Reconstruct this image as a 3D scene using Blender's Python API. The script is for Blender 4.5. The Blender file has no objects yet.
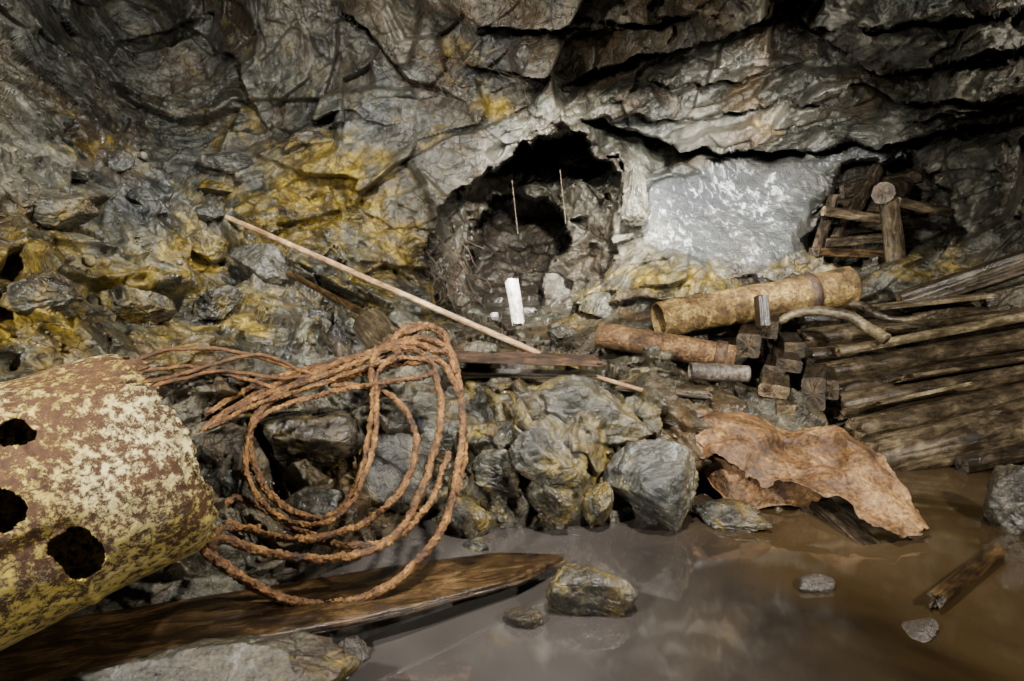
import bpy, math, random
import numpy as np
from mathutils import Vector, Matrix
rad=math.radians
FP=1024*22/36; PI=math.pi
CAM=np.array([0,0,1.3]); pit=rad(10)
Fv=np.array([0,math.cos(pit),-math.sin(pit)]); Uv=np.array([0,math.sin(pit),math.cos(pit)]); Rv=np.array([1.,0,0])
def P(px,py,d):
    px=np.asarray(px,float);py=np.asarray(py,float);d=np.asarray(d,float)
    x=((px-512)/FP)[...,None]; y=(-(py-340.5)/FP)[...,None]
    return CAM+d[...,None]*(Fv+x*Rv+y*Uv)
def DZ(py,z):
    y=-(np.asarray(py,float)-340.5)/FP
    return (CAM[2]-z)/np.maximum(math.sin(pit)-y*math.cos(pit),1e-3)
def proj(V):
    r=V-CAM; d=r@Fv
    return 512+FP*(r@Rv)/d, 340.5-FP*(r@Uv)/d, d
# ---------------------------------------------------------------- noise
def h3(a,b,c,s):
    a=a.astype(np.int64).astype(np.uint32);b=b.astype(np.int64).astype(np.uint32);c=c.astype(np.int64).astype(np.uint32)
    h=a*np.uint32(374761393)+b*np.uint32(668265263)+c*np.uint32(2147483647)+np.uint32((s*974711+12345)&0xffffffff)
    h=(h^(h>>np.uint32(13)))*np.uint32(1274126177)
    h=(h^(h>>np.uint32(16)))*np.uint32(2246822519)
    h=h^(h>>np.uint32(15))
    return h.astype(np.float64)/4294967296.0
def vn(p,scale=1.0,seed=0):
    q=p*scale; i=np.floor(q); f=q-i; f=f*f*(3-2*f); r=0
    for dx in (0,1):
        for dy in (0,1):
            for dz in (0,1):
                w=(f[:,0] if dx else 1-f[:,0])*(f[:,1] if dy else 1-f[:,1])*(f[:,2] if dz else 1-f[:,2])
                r=r+w*h3(i[:,0]+dx,i[:,1]+dy,i[:,2]+dz,seed)
    return r*2-1
def fbm(p,scale,o=4,seed=0,g=.5):
    r=0;a=1
    for k in range(o):
        r=r+a*vn(p,scale,seed+k*7); a*=g; scale*=2.03
    return r
def facet(p,cell,seed=0,slope=.5,off=.6,beta=38.):
    # blocks with planar tilted faces, joined by short steep steps
    q=p/cell; i=np.floor(q); W_=np.full(len(p),1e-30); H_=np.zeros(len(p))
    for dx in (-1,0,1):
        for dy in (-1,0,1):
            for dz in (-1,0,1):
                a,b,c=i[:,0]+dx,i[:,1]+dy,i[:,2]+dz
                ex=q[:,0]-a-.1-.8*h3(a,b,c,seed);ey=q[:,1]-b-.1-.8*h3(a,b,c,seed+1);ez=q[:,2]-c-.1-.8*h3(a,b,c,seed+2)
                d=ex*ex+ey*ey+ez*ez
                m=d<1.1
                if not m.any(): continue
                am,bm_,cm=a[m],b[m],c[m]
                hh=(h3(am,bm_,cm,seed+3)-.5)*off+slope*2*((h3(am,bm_,cm,seed+4)-.5)*ex[m]+(h3(am,bm_,cm,seed+5)-.5)*ey[m]+(h3(am,bm_,cm,seed+6)-.5)*ez[m])
                w=np.exp(-beta*d[m]); W_[m]+=w; H_[m]+=w*hh
    return H_/W_*cell
# ---------------------------------------------------------------- materials
def newmat(name):
    m=bpy.data.materials.new(name); m.use_nodes=True; nt=m.node_tree
    b=nt.nodes['Principled BSDF']; return m,nt,b
def L(nt,a,b): nt.links.new(a,b)
def coords(nt,scale=(1,1,1)):
    t=nt.nodes.new('ShaderNodeTexCoord'); mp=nt.nodes.new('ShaderNodeMapping'); mp.inputs['Scale'].default_value=scale
    L(nt,t.outputs['Object'],mp.inputs['Vector']); return mp.outputs[0]
def noise(nt,v,scale,detail=8,rough=.6,dist=0,out=0):
    n=nt.nodes.new('ShaderNodeTexNoise'); n.inputs['Scale'].default_value=scale; n.inputs['Detail'].default_value=detail
    n.inputs['Roughness'].default_value=rough; n.inputs['Distortion'].default_value=dist; L(nt,v,n.inputs['Vector']); return n.outputs[out]
def ramp(nt,f,st):
    r=nt.nodes.new('ShaderNodeValToRGB'); e=r.color_ramp.elements
    while len(e)<len(st): e.new(.5)
    for k,(p,c) in enumerate(st):
        e[k].position=p; e[k].color=(c,c,c,1) if not isinstance(c,tuple) else (*c,1)
    L(nt,f,r.inputs[0]); return r.outputs[0]
def mix(nt,f,a,b,bl='MIX'):
    m=nt.nodes.new('ShaderNodeMix'); m.data_type='RGBA'; m.blend_type=bl
    for s,v in ((m.inputs[0],f),(m.inputs[6],a),(m.inputs[7],b)):
        if isinstance(v,(int,float)): s.default_value=v
        elif isinstance(v,tuple): s.default_value=(*v,1)
        else: L(nt,v,s)
    return m.outputs[2]
def mth(nt,op,a,b=0.,c=0.):
    m=nt.nodes.new('ShaderNodeMath'); m.operation=op
    for s,v in zip(m.inputs,(a,b,c)):
        if isinstance(v,(int,float)): s.default_value=v
        else: L(nt,v,s)
    return m.outputs[0]
def bump(nt,b,h,strength=.6,dist=.02):
    n=nt.nodes.new('ShaderNodeBump'); n.inputs['Strength'].default_value=strength; n.inputs['Distance'].default_value=dist
    L(nt,h,n.inputs['Height']); L(nt,n.outputs[0],b.inputs['Normal'])
def rock_mat(name,k=1.0,tint=(1,1,1),rlo=.28,rhi=.75,brown=.5,bd=.016):
    m,nt,b=newmat(name); v=coords(nt)
    n1=noise(nt,v,2.0,9,.62,.3); n2=noise(nt,v,11,9,.7,.2); n3=noise(nt,v,75,5,.65)
    T=lambda c:tuple(k*c[i]*tint[i] for i in range(3))
    col=ramp(nt,n1,[(.32,T((.026,.026,.022))),(.46,T((.072,.071,.056))),(.58,T((.145,.14,.11))),(.74,T((.28,.268,.21)))])
    col=mix(nt,.88,col,ramp(nt,n2,[(.35,.15),(.5,.8),(.66,1.9)]),'MULTIPLY')
    col=mix(nt,.6,col,ramp(nt,n3,[(.36,.3),(.6,1.6)]),'MULTIPLY')
    n4=noise(nt,v,1.1,7,.6,1.0)
    bf=mth(nt,'MULTIPLY',ramp(nt,n4,[(.46,0.),(.65,1.)]),brown)
    col=mix(nt,bf,col,mix(nt,n2,(.02,.011,.004),(.16,.088,.028)))
    # fracture lines
    wv_=mix(nt,.22,v,noise(nt,v,3,4,.6,0,1),'ADD')
    vo=nt.nodes.new('ShaderNodeTexVoronoi'); vo.feature='DISTANCE_TO_EDGE'; vo.inputs['Scale'].default_value=8; L(nt,wv_,vo.inputs['Vector'])
    vo2=nt.nodes.new('ShaderNodeTexVoronoi'); vo2.feature='F1'; vo2.inputs['Scale'].default_value=17; L(nt,wv_,vo2.inputs['Vector'])
    cr=ramp(nt,vo.outputs[0],[(0.,0.),(.035,1.)])
    cm=ramp(nt,n4,[(.42,.15),(.55,1.)])
    a=nt.nodes.new('ShaderNodeAttribute'); a.attribute_name='mask'
    sp=nt.nodes.new('ShaderNodeSeparateColor'); L(nt,a.outputs['Color'],sp.inputs[0])
    nb=noise(nt,v,4.0,9,.74,.6)
    of=mth(nt,'ADD',sp.outputs[0],mth(nt,'MULTIPLY',mth(nt,'SUBTRACT',nb,.5),2.4))
    of=ramp(nt,of,[(.27,0.),(.48,.4),(.76,.95)])
    oc=mix(nt,.8,ramp(nt,n2,[(.3,(.032,.02,.003)),(.47,(.125,.08,.008)),(.6,(.3,.205,.015)),(.75,(.5,.37,.06))]),ramp(nt,n3,[(.35,.4),(.6,1.35)]),'MULTIPLY')
    col=mix(nt,of,col,oc)
    vs=coords(nt,(1,1,.08)); ns=noise(nt,vs,20,8,.7,.5); ns2=noise(nt,v,3.0,8,.7,.3)
    sx=mth(nt,'ADD',mth(nt,'MULTIPLY',ns,.6),mth(nt,'MULTIPLY',ns2,.4))
    W=sp.outputs[1]
    wf=mth(nt,'ADD',mth(nt,'MULTIPLY',W,.4),mth(nt,'MULTIPLY',mth(nt,'SUBTRACT',sx,.5),6.5))
    wf=mth(nt,'MULTIPLY',ramp(nt,wf,[(.4,0.),(.65,.3),(1.,1.)]),mth(nt,'MINIMUM',mth(nt,'MULTIPLY',W,1.6),1.))
    base2=mix(nt,mth(nt,'MULTIPLY',W,.85),col,mix(nt,ns2,(.01,.012,.013),(.085,.092,.094)))
    col=mix(nt,wf,base2,mix(nt,n2,(.42,.44,.43),(.92,.92,.89)))
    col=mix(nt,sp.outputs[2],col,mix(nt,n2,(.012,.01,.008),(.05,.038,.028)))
    L(nt,col,b.inputs['Base Color'])
    L(nt,mix(nt,mth(nt,'MINIMUM',mth(nt,'MULTIPLY',W,1.3),1.),ramp(nt,n1,[(.4,rlo),(.64,rhi)]),(.7,.7,.7)),b.inputs['Roughness'])
    h=mth(nt,'ADD',mth(nt,'MULTIPLY',n2,1.1),mth(nt,'MULTIPLY',n3,.4))
    h=mth(nt,'ADD',h,mth(nt,'MULTIPLY',mth(nt,'MULTIPLY',cr,cm),.35))
    h=mth(nt,'ADD',h,mth(nt,'MULTIPLY',vo2.outputs[0],-.45))
    bump(nt,b,h,.95,bd)
    return m
M={}
M['ceil']=rock_mat('wet_cave_rock',.5,(1,.97,.91),.1,.42,.42,.018)
M['wall']=rock_mat('grey_cave_rock',.56,(1,1,.93),.14,.46,.36,.018)
M['slope']=rock_mat('rubble_rock',.54,(1,.985,.86),.14,.5,.36,.015)
M['floor']=rock_mat('wet_ground_rock',.56,(1,.93,.79),.1,.42,.55,.015)
M['stone']=rock_mat('loose_stone',.62,(1,.96,.86),.14,.48,.42,.012)
M['wetstone']=rock_mat('wet_stone',.46,(1,.91,.74),.05,.28,.6,.012)
def rust_mat(name,dark,mid,lite,scale=9,rgh=(.5,.85),bd=.012,fs=7):
    m,nt,b=newmat(name); v=coords(nt); n=noise(nt,v,scale,9,.7,.3); n2=noise(nt,v,scale*fs,5,.7)
    col=ramp(nt,n,[(.36,dark),(.5,mid),(.64,lite)]); col=mix(nt,.9,col,ramp(nt,n2,[(.34,.15),(.5,.85),(.65,1.6)]),'MULTIPLY')
    L(nt,col,b.inputs['Base Color']); L(nt,ramp(nt,n2,[(.3,rgh[0]),(.7,rgh[1])]),b.inputs['Roughness'])
    bump(nt,b,mth(nt,'ADD',n,mth(nt,'MULTIPLY',n2,.5)),.9,bd); return m
M['rope']=rust_mat('rusted_cable',(.025,.01,.003),(.125,.052,.01),(.3,.148,.034),12,fs=8)
M['rust']=rust_mat('rusted_sheet',(.03,.013,.005),(.125,.06,.018),(.29,.165,.06),4.5,(.4,.75),.014,12)
M['rustdark']=rust_mat('dark_rust',(.01,.006,.004),(.045,.022,.01),(.12,.065,.028),8)
M['pipe']=rust_mat('pipe_rust',(.035,.018,.005),(.15,.085,.02),(.38,.26,.08),9,(.35,.8),.03)
M['pipebrown']=rust_mat('brown_pipe_rust',(.03,.014,.005),(.12,.058,.018),(.27,.16,.06),9,(.35,.8),.03)
M['pipegrey']=rust_mat('grey_pipe_metal',(.02,.016,.012),(.09,.07,.05),(.2,.17,.13),9,(.3,.6))
def drum_mat():
    m,nt,b=newmat('peeling_yellow_paint'); v=coords(nt)
    n=noise(nt,v,5,10,.75,.4); n2=noise(nt,v,44,8,.82,.2); n3=noise(nt,v,2.6,4,.5)
    paint=mix(nt,ramp(nt,n3,[(.42,0.),(.6,1.)]),(.42,.31,.06),(.56,.46,.2)); paint=mix(nt,.85,paint,ramp(nt,n2,[(.38,.25),(.6,1.35)]),'MULTIPLY')
    rust=ramp(nt,n2,[(.32,(.016,.006,.002)),(.5,(.085,.034,.007)),(.68,(.22,.105,.028))])
    sp=nt.nodes.new('ShaderNodeSeparateXYZ'); L(nt,v,sp.inputs[0])
    f=mth(nt,'ADD',mth(nt,'MULTIPLY',n,.28),mth(nt,'MULTIPLY',n2,.72))
    f=mth(nt,'SUBTRACT',f,mth(nt,'MULTIPLY',mth(nt,'SUBTRACT',sp.outputs[2],-.06),.07))
    fr=ramp(nt,f,[(.48,0.),(.512,1.)])
    L(nt,mix(nt,fr,rust,paint),b.inputs['Base Color']); L(nt,ramp(nt,f,[(.45,.8),(.53,.35)]),b.inputs['Roughness'])
    bump(nt,b,mth(nt,'ADD',mth(nt,'MULTIPLY',fr,.4),mth(nt,'MULTIPLY',n2,.8)),.8,.008); return m
M['drum']=drum_mat()
def wood_mat(name,dark,mid,lite,rgh=(.1,.38)):
    m,nt,b=newmat(name); v=coords(nt,(2.2,8,8)); n=noise(nt,v,2.6,9,.66,.8); v2=coords(nt); n2=noise(nt,v2,4,8,.65,.3); n3=noise(nt,coords(nt,(6,50,50)),4,6,.75)
    col=ramp(nt,n,[(.36,dark),(.5,mid),(.66,lite)]); col=mix(nt,.9,col,ramp(nt,n2,[(.34,.2),(.52,.85),(.7,1.8)]),'MULTIPLY')
    col=mix(nt,.5,col,ramp(nt,n3,[(.38,.3),(.6,1.4)]),'MULTIPLY')
    L(nt,col,b.inputs['Base Color']); L(nt,ramp(nt,n2,[(.35,rgh[0]),(.65,rgh[1])]),b.inputs['Roughness'])
    bump(nt,b,mth(nt,'ADD',n,mth(nt,'MULTIPLY',n3,.35)),.6,.008); return m
M['wood']=wood_mat('weathered_timber',(.022,.016,.009),(.06,.043,.024),(.14,.106,.06))
M['woodlite']=wood_mat('bleached_timber',(.055,.04,.02),(.125,.094,.05),(.28,.22,.125))
M['wooddark']=wood_mat('dark_wet_timber',(.01,.008,.005),(.032,.023,.014),(.085,.062,.037),(.08,.3))
M['plank']=wood_mat('brown_wet_plank',(.008,.005,.003),(.032,.018,.007),(.085,.05,.02),(.06,.26))
M['endgrain']=rust_mat('cut_wood_end',(.04,.024,.01),(.12,.08,.038),(.25,.18,.095),16)
M['enddark']=rust_mat('dark_cut_wood_end',(.015,.01,.006),(.05,.035,.02),(.13,.09,.045),16)
M['pole']=wood_mat('pale_pole_wood',(.18,.09,.037),(.4,.245,.115),(.62,.44,.26))
def white_mat():
    m,nt,b=newmat('white_post_paint'); v=coords(nt); n=noise(nt,v,12,8,.75,.3); 
    L(nt,ramp(nt,n,[(.36,(.08,.055,.035)),(.46,(.36,.31,.26)),(.56,(.62,.58,.54)),(.7,(.75,.73,.7))]),b.inputs['Base Color']); b.inputs['Roughness'].default_value=.6
    bump(nt,b,n,.6,.01); return m
M['white']=white_mat()
def water_mat():
    m,nt,b=newmat('murky_water'); v=coords(nt); n=noise(nt,v,.9,4,.5,.6); n2=noise(nt,v,.8,2,.5,0); 
    tc=nt.nodes.new('ShaderNodeTexCoord'); sp=nt.nodes.new('ShaderNodeSeparateXYZ'); L(nt,tc.outputs['Object'],sp.inputs[0])
    g=mth(nt,'ADD',mth(nt,'MULTIPLY',sp.outputs[0],.6),mth(nt,'MULTIPLY',mth(nt,'SUBTRACT',n,.5),.8)); g=ramp(nt,g,[(.15,0.),(.65,1.)])
    ca=ramp(nt,n,[(.34,(.016,.014,.013)),(.5,(.043,.037,.033)),(.66,(.08,.07,.064))])
    cb=ramp(nt,n,[(.34,(.01,.006,.0025)),(.5,(.03,.019,.008)),(.66,(.056,.037,.019))])
    L(nt,mix(nt,g,ca,cb),b.inputs['Base Color']); b.inputs['Roughness'].default_value=.055; b.inputs['IOR'].default_value=1.6
    b.inputs['Specular IOR Level'].default_value=1.
    bump(nt,b,n2,.05,.03); return m
M['water']=water_mat()
M['root']=rust_mat('dry_root',(.02,.012,.006),(.06,.036,.018),(.14,.09,.05),20)
# ---------------------------------------------------------------- objects
C=bpy.context.scene.collection
def mk(name,V,Fs,mat,parent=None,origin=(0,0,0),smooth=True,mask=None,local=False):
    V=np.asarray(V,float)-np.asarray(origin,float)
    me=bpy.data.meshes.new(name)
    if isinstance(Fs,np.ndarray):
        n=Fs.shape[1]; me.vertices.add(len(V)); me.vertices.foreach_set('co',V.astype(np.float32).ravel())
        me.loops.add(Fs.size); me.loops.foreach_set('vertex_index',Fs.astype(np.int32).ravel())
        me.polygons.add(len(Fs)); me.polygons.foreach_set('loop_start',np.arange(0,Fs.size,n,dtype=np.int32))
        me.polygons.foreach_set('loop_total',np.full(len(Fs),n,dtype=np.int32)); me.update(calc_edges=True); me.validate()
    else:
        me.from_pydata([tuple(v) for v in V],[],[tuple(int(i) for i in f) for f in Fs]); me.update()
    if smooth: me.polygons.foreach_set('use_smooth',[True]*len(me.polygons))
    if mask is not None:
        a=me.color_attributes.new('mask','FLOAT_COLOR','POINT'); a.data.foreach_set('color',np.asarray(mask,np.float32).ravel())
    me.materials.append(mat); o=bpy.data.objects.new(name,me); C.objects.link(o)
    o.location=origin
    if parent is not None:
        o.parent=parent
        o.location=(0,0,0) if local else Vector(origin)-parent.location
    return o
def tag(o,label=None,cat=None,group=None,kind=None):
    if label:o['label']=label
    if cat:o['category']=cat
    if group:o['group']=group
    if kind:o['kind']=kind
    return o
def empty(name,loc):
    o=bpy.data.objects.new(name,None); C.objects.link(o); o.location=loc; return o
# ---------------------------------------------------------------- cave surface
cp=[ # px,py,depth   (depth<0 : world height z = -depth-10)
(0,40,3.3),(0,100,2.9),(0,200,2.5),(0,300,2.15),(0,350,2.0),(60,120,3.3),(100,200,3.1),(110,160,3.6),(100,300,2.55),(180,205,4.0),(190,260,3.5),(200,320,3.0),
(260,230,4.3),(280,300,3.6),(330,320,3.9),(250,340,3.0),(130,350,2.5),
(70,20,4.6),(120,90,4.9),(180,130,5.0),(250,60,5.0),(250,150,4.9),(350,150,4.9),(350,60,4.7),(340,230,4.8),(400,280,4.8),(420,200,4.7),
(300,-20,4.3),(500,-20,3.8),(700,-20,3.4),(900,-20,3.0),(1024,-20,2.8),
(450,100,4.6),(560,110,4.5),(600,60,4.2),(700,110,4.4),(800,90,4.2),(950,90,3.8),(1024,80,3.6),
(650,180,4.95),(640,240,4.9),(740,165,5.2),(740,220,5.0),(740,270,4.75),(850,165,5.2),(800,240,4.9),(900,140,4.7),(970,180,4.7),(1024,170,4.3),(975,240,4.7),(1024,240,4.4),(900,275,4.6),
(640,290,4.8),(440,320,4.6),(530,328,5.2),(590,320,5.0),(660,320,4.6),
(500,350,4.1),(600,350,4.2),(400,345,3.8),(200,365,2.6),(300,372,3.0),(400,372,3.2),(500,376,3.35),(600,376,3.5),(690,372,-10.42),(780,370,-10.35),(850,380,-10.22),(900,400,-10.08),(950,330,4.5),(1024,400,-9.95),(1024,330,4.5),(1060,460,-9.85),
(250,400,2.75),(250,480,2.5),(250,560,2.2),(350,400,2.98),(350,480,2.78),(350,550,2.5),(450,400,3.12),(450,480,2.88),(450,535,2.68),(550,400,3.2),(550,480,2.93),(550,528,-10.0),(640,400,3.3),(640,480,3.0),(640,528,-10.0),
(720,420,3.35),(720,480,3.1),(720,525,-10.0),(800,440,3.45),(800,490,3.1),(850,480,-10.0),(900,478,-9.95),(980,480,-9.88),
(100,420,2.35),(100,500,2.1),(60,600,1.9),(150,600,2.0),(0,420,1.95),(0,500,1.85),(0,640,1.75),(200,640,1.95),(100,681,1.78),(280,640,-9.95),
(340,600,-9.88),(400,590,-9.85),(500,575,-9.85),(600,570,-9.85),(700,570,-9.85),(800,570,-9.85),(900,560,-9.85),(1024,560,-9.85),(340,681,-9.85),(500,681,-9.85),(700,681,-9.85),(1024,681,-9.85),
(0,780,1.5),(250,800,-9.9),(500,850,-9.85),(800,850,-9.85),(1100,850,-9.85),(1300,600,-9.8),(500,1000,-9.85),(1000,1000,-9.85),(0,1000,-10.0),
(-150,200,2.2),(-150,400,1.7),(-150,600,1.45),(-400,300,1.7),(-450,0,1.9),(-450,700,1.3),(-200,-200,2.6),(200,-300,3.0),(600,-350,2.7),(1000,-300,2.3),(1300,-100,2.4),(1300,200,3.2),(1300,400,3.4),(1500,-300,1.9),(1500,300,2.8),(1500,700,2.0)]
A=np.array(cp,float)
dep=np.where(A[:,2]<0,DZ(A[:,1],-A[:,2]-10),A[:,2]); inv=1/dep
X=A[:,:2]/500
def tk(r2): return r2*np.log(np.maximum(r2,1e-12))*.5
n=len(X); K=tk(((X[:,None]-X[None])**2).sum(-1))+np.eye(n)*2e-3
Pm=np.c_[np.ones(n),X]; sol=np.linalg.solve(np.block([[K,Pm],[Pm.T,np.zeros((3,3))]]),np.r_[inv,np.zeros(3)])
gx=np.r_[np.arange(-520,-40,9.),np.arange(-40,1064,1.25),np.arange(1064,1550,9.)]
gy=np.r_[np.arange(-420,-30,9.),np.arange(-30,600,1.25),np.arange(600,715,3.),np.arange(715,1010,9.)]
nx,ny=len(gx),len(gy)
GX,GY=np.meshgrid(gx,gy); fx=GX.ravel(); fy=GY.ravel()
iv=sol[n]+sol[n+1]*fx/500+sol[n+2]*fy/500
for k in range(n): iv+=sol[k]*tk((fx/500-X[k,0])**2+(fy/500-X[k,1])**2)
D=1/np.clip(iv,.14,.85); D0=D.copy()
p2=np.c_[fx,fy,np.zeros_like(fx)]
wx=fx+6*fbm(p2,1/30.,3,5)+.8*vn(p2,1/6.,9); wy=fy+6*fbm(p2,1/34.,3,6)+.8*vn(p2,1/6.,10)
jx=wx+.35*facet(p2,26,901,.3,1.2,60); jy=wy+.35*facet(p2,26,951,.3,1.2,60)
RX=[-500,0,60,110,160,200,260,300,400,700]; RY=[-100,38,88,138,168,198,222,265,330,380]
rdg=fy-np.interp(fx,RX,RY)+4*vn(p2,1/14.,77)
slopeM=np.clip(rdg/6,0,1)
D=D+(1-slopeM)*.55*np.exp(-np.maximum(-rdg,0)/55)*np.clip((330-fx)/120,0,1)
# ledges: rock steps back beneath each line; last number = depth of the open crack
ledges=[([(560,84),(640,62),(700,40),(740,22),(800,5),(830,-15)],.34,22,.5),
([(785,5),(830,45),(870,68),(940,60),(985,45),(1060,25),(1200,0)],.40,24,.5),
([(585,112),(660,140),(720,152),(800,150),(870,146),(930,136),(980,122),(1060,112),(1200,100)],.5,30,.5),
([(850,74),(900,98),(960,92),(1060,86),(1200,70)],.25,16,.3),([(590,118),(700,118),(780,100),(840,108)],.14,12,.1),
([(330,-5),(370,40),(420,85),(470,100)],.26,24,.03),([(180,20),(230,60),(260,110),(275,140)],.26,24,.0),([(100,40),(160,30),(220,10)],.2,20,.0),
([(470,30),(560,20),(640,26),(700,10)],.18,16,.1),([(300,120),(350,110),(400,130)],.16,18,.0),([(640,85),(740,80),(820,60)],.15,12,.1),
([(900,120),(960,108),(1060,100)],.13,9,.1),([(440,60),(500,75),(560,70)],.14,14,.0),([(860,25),(940,20),(1060,-5)],.17,14,.12),([(640,50),(720,60),(800,35),(850,30)],.12,12,.0)]
for k_,(pts,Am,dec,cr) in enumerate(ledges):
    q=np.array(pts,float); yl=np.interp(wx,q[:,0],q[:,1]); t=wy-yl
    fade=np.clip((wx-q[0,0])/25,0,1)*np.clip((q[-1,0]-wx)/25,0,1)
    wd=1.9+1.5*vn(np.c_[fx/40,0*fx,0*fx+k_],1,k_)
    D=D+fade*(Am*np.where(t>0,np.clip(t/2.,0,1)*np.exp(-np.maximum(t,0)/dec),-.3*np.exp(np.minimum(t,0)/(dec*1.2)))+cr*np.exp(-((t-3)/np.maximum(wd,.3))**2))
def sdf(poly,x,y):
    q=np.array(poly,float); d=np.full(len(x),1e9); ins=np.zeros(len(x),bool)
    for a,b in zip(q,np.roll(q,-1,0)):
        e=b-a; t=np.clip(((x-a[0])*e[0]+(y-a[1])*e[1])/(e@e),0,1)
        d=np.minimum(d,(x-a[0]-t*e[0])**2+(y-a[1]-t*e[1])**2)
        c=((a[1]>y)!=(b[1]>y))&(x<(b[0]-a[0])*(y-a[1])/((b[1]-a[1])+1e-9)+a[0]); ins^=c
    d=np.sqrt(d); return np.where(ins,-d,d)
tun=[(426,250),(434,210),(462,180),(505,162),(540,136),(572,132),(594,148),(618,165),(623,190),(616,225),(614,262),(596,285),(580,318),(535,326),(500,326),(468,310),(440,300)]
hole=[(474,225),(492,198),(515,188),(548,194),(566,222),(564,250),(550,285),(540,312),(505,322),(482,312),(470,262)]
alc=[(804,236),(814,206),(834,192),(842,168),(880,158),(904,148),(936,166),(950,190),(944,212),(962,234),(942,254),(905,258),(862,264),(812,258)]
slab=[(650,172),(700,162),(780,160),(870,157),(890,160),(834,178),(812,202),(804,232),(800,258),(760,268),(690,262),(652,258),(644,215)]
s1=sdf(tun,jx,jy)
Din=np.interp(fx,[430,462,480,520,560,600,620],[5.4,6.1,6.9,7.3,7.0,6.5,5.8])+np.clip((180-fy)/30,0,1)*.7+.5*facet(np.c_[wx,wy*1.6,0*wx],44,811,.8,1.,40)/44
s2=sdf(hole,jx,jy); hm=np.clip(-s2/4,0,1)
Din=np.minimum(Din+hm*3.6,DZ(fy,.47)+hm*1.2)
D=D+(np.maximum(Din,D+.25)-D)*np.clip(-s1/4,0,1)
s3=sdf(alc,jx,jy); D=D+(np.maximum(6.3,D)-D)*np.clip(-s3/4,0,1)
D=D-.05*np.exp(-(np.clip(s1,0,99)/8)**2)*(s1>0)*(fy<260)
s4=sdf(slab,wx,wy); slabM=np.clip(-s4/8,0,1); slabW=np.clip(.45-s4/22,0,1); D=D-.04*slabM
base=P(fx,fy,D)
def normals(G):
    du=np.zeros_like(G);dv=np.zeros_like(G)
    du[:,1:-1]=G[:,2:]-G[:,:-2];du[:,0]=G[:,1]-G[:,0];du[:,-1]=G[:,-1]-G[:,-2]
    dv[1:-1]=G[2:]-G[:-2];dv[0]=G[1]-G[0];dv[-1]=G[-1]-G[-2]
    N=np.cross(du,dv); N/=np.linalg.norm(N,axis=-1,keepdims=True)+1e-12
    s=np.sign((N*(CAM-G)).sum(-1,keepdims=True)); return N*np.where(s==0,1,s)
N=normals(P(fx,fy,D0).reshape(ny,nx,3)).reshape(-1,3); ray=CAM-base; ray/=np.linalg.norm(ray,axis=1,keepdims=True)
kn=np.where(slopeM>.5,.4,.12)[:,None]; dirn=kn*N+(1-kn)*ray; dirn/=np.linalg.norm(dirn,axis=1,keepdims=True)
wp=base+.03*np.c_[fbm(base,2.2,2,21),fbm(base,2.2,2,22),fbm(base,2.2,2,23)]
c_,s_=math.cos(rad(20)),math.sin(rad(20))
bx=wp[:,0]*c_+wp[:,2]*s_; bz=-wp[:,0]*s_+wp[:,2]*c_+.25*wp[:,1]
bed=np.c_[bx,wp[:,1],bz*1.7]
# bedding: each layer juts out towards its lower edge
rightw=np.clip((fx-430)/300,0.,1)
def strata(th,amp,seed):
    z=bz/th+.8*fbm(np.c_[bx,wp[:,1],bz],1.3,2,seed)+.4*facet(wp,.5,seed,.6,1.,40)/.5
    f=z-np.floor(z); lay=h3(np.floor(z),0*z,0*z,seed)
    g=np.where(f<.08,f/.08,1-(f-.08)/.92)   # sharp lower lip
    return amp*g*(.3+lay)*np.clip(.5+1.1*fbm(wp,1.1,2,seed+9),0,1)*rightw
sm=np.clip(.5+1.0*fbm(wp,1.4,2,601),.15,1.)
rockA=facet(bed,1.1,31,.8,.3,90)*.45+facet(bed,.5,41,1.,.35,80)*.45+facet(bed,.22,51,1.,.4,70)*.38*(.4+.6*sm)+(facet(bed,.1,55,1.1,.5,60)*.36+facet(bed,.05,58,1.1,.5,60)*.3)*sm+strata(.21,.09,301)+strata(.09,.012,331)*sm
looseA=facet(wp,.6,61,1.1,.5,70)*.45+facet(wp,.27,71,1.15,.55,70)*.44+facet(wp,.12,81,1.1,.55,60)*.4+(facet(wp,.05,85,1.1,.6,60)*.34)*(.4+.6*sm)
calm=1-.85*np.clip((340-fx)/60,0,1)*np.clip((fy-555)/25,0,1)
disp=(1-slopeM)*rockA*(1-.88*slabM)+slopeM*looseA*calm
disp+=.005*fbm(base,14,4,91)
under=np.clip((base[:,2]+.02)/.12,.12,1)
disp*=under
pos=base+dirn*disp[:,None]
PG=pos.reshape(ny,nx,3)
DG=((pos-CAM)@Fv).reshape(ny,nx)
def gi(px,py): return int(np.clip(np.searchsorted(gy,py),0,ny-1)),int(np.clip(np.searchsorted(gx,px),0,nx-1))
def sd(px,py):
    j,i=gi(px,py); return float(DG[max(0,j-2):j+3,max(0,i-2):i+3].mean())
blobs_o=[(330,190,80,50,.72),(290,215,60,50,.54),(245,185,50,26,.5),(385,240,46,60,.58),(25,320,80,45,.62),(110,285,60,45,.5),(190,255,50,45,.48),(60,235,60,40,.44),(30,270,45,45,.44),(90,150,50,30,.32),
(480,235,30,50,.35),(575,285,35,40,.45),(690,278,60,20,.6),(790,262,55,15,.54),(650,262,40,18,.38),(800,270,100,14,.38),(495,107,14,9,.85),(470,60,50,24,.34),(470,515,30,20,.5),(540,440,80,60,.36),(610,460,50,50,.36),(480,440,60,50,.32),(940,265,50,20,.46),(560,375,60,10,.5),(250,130,90,40,.32),(200,20,100,30,.16),(400,150,60,40,.32),(760,130,60,20,.18),(240,320,60,40,.42),(420,500,60,40,.4),(150,330,70,30,.42),(440,260,20,60,.45),(330,120,50,35,.28),(350,300,50,30,.34)]
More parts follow.
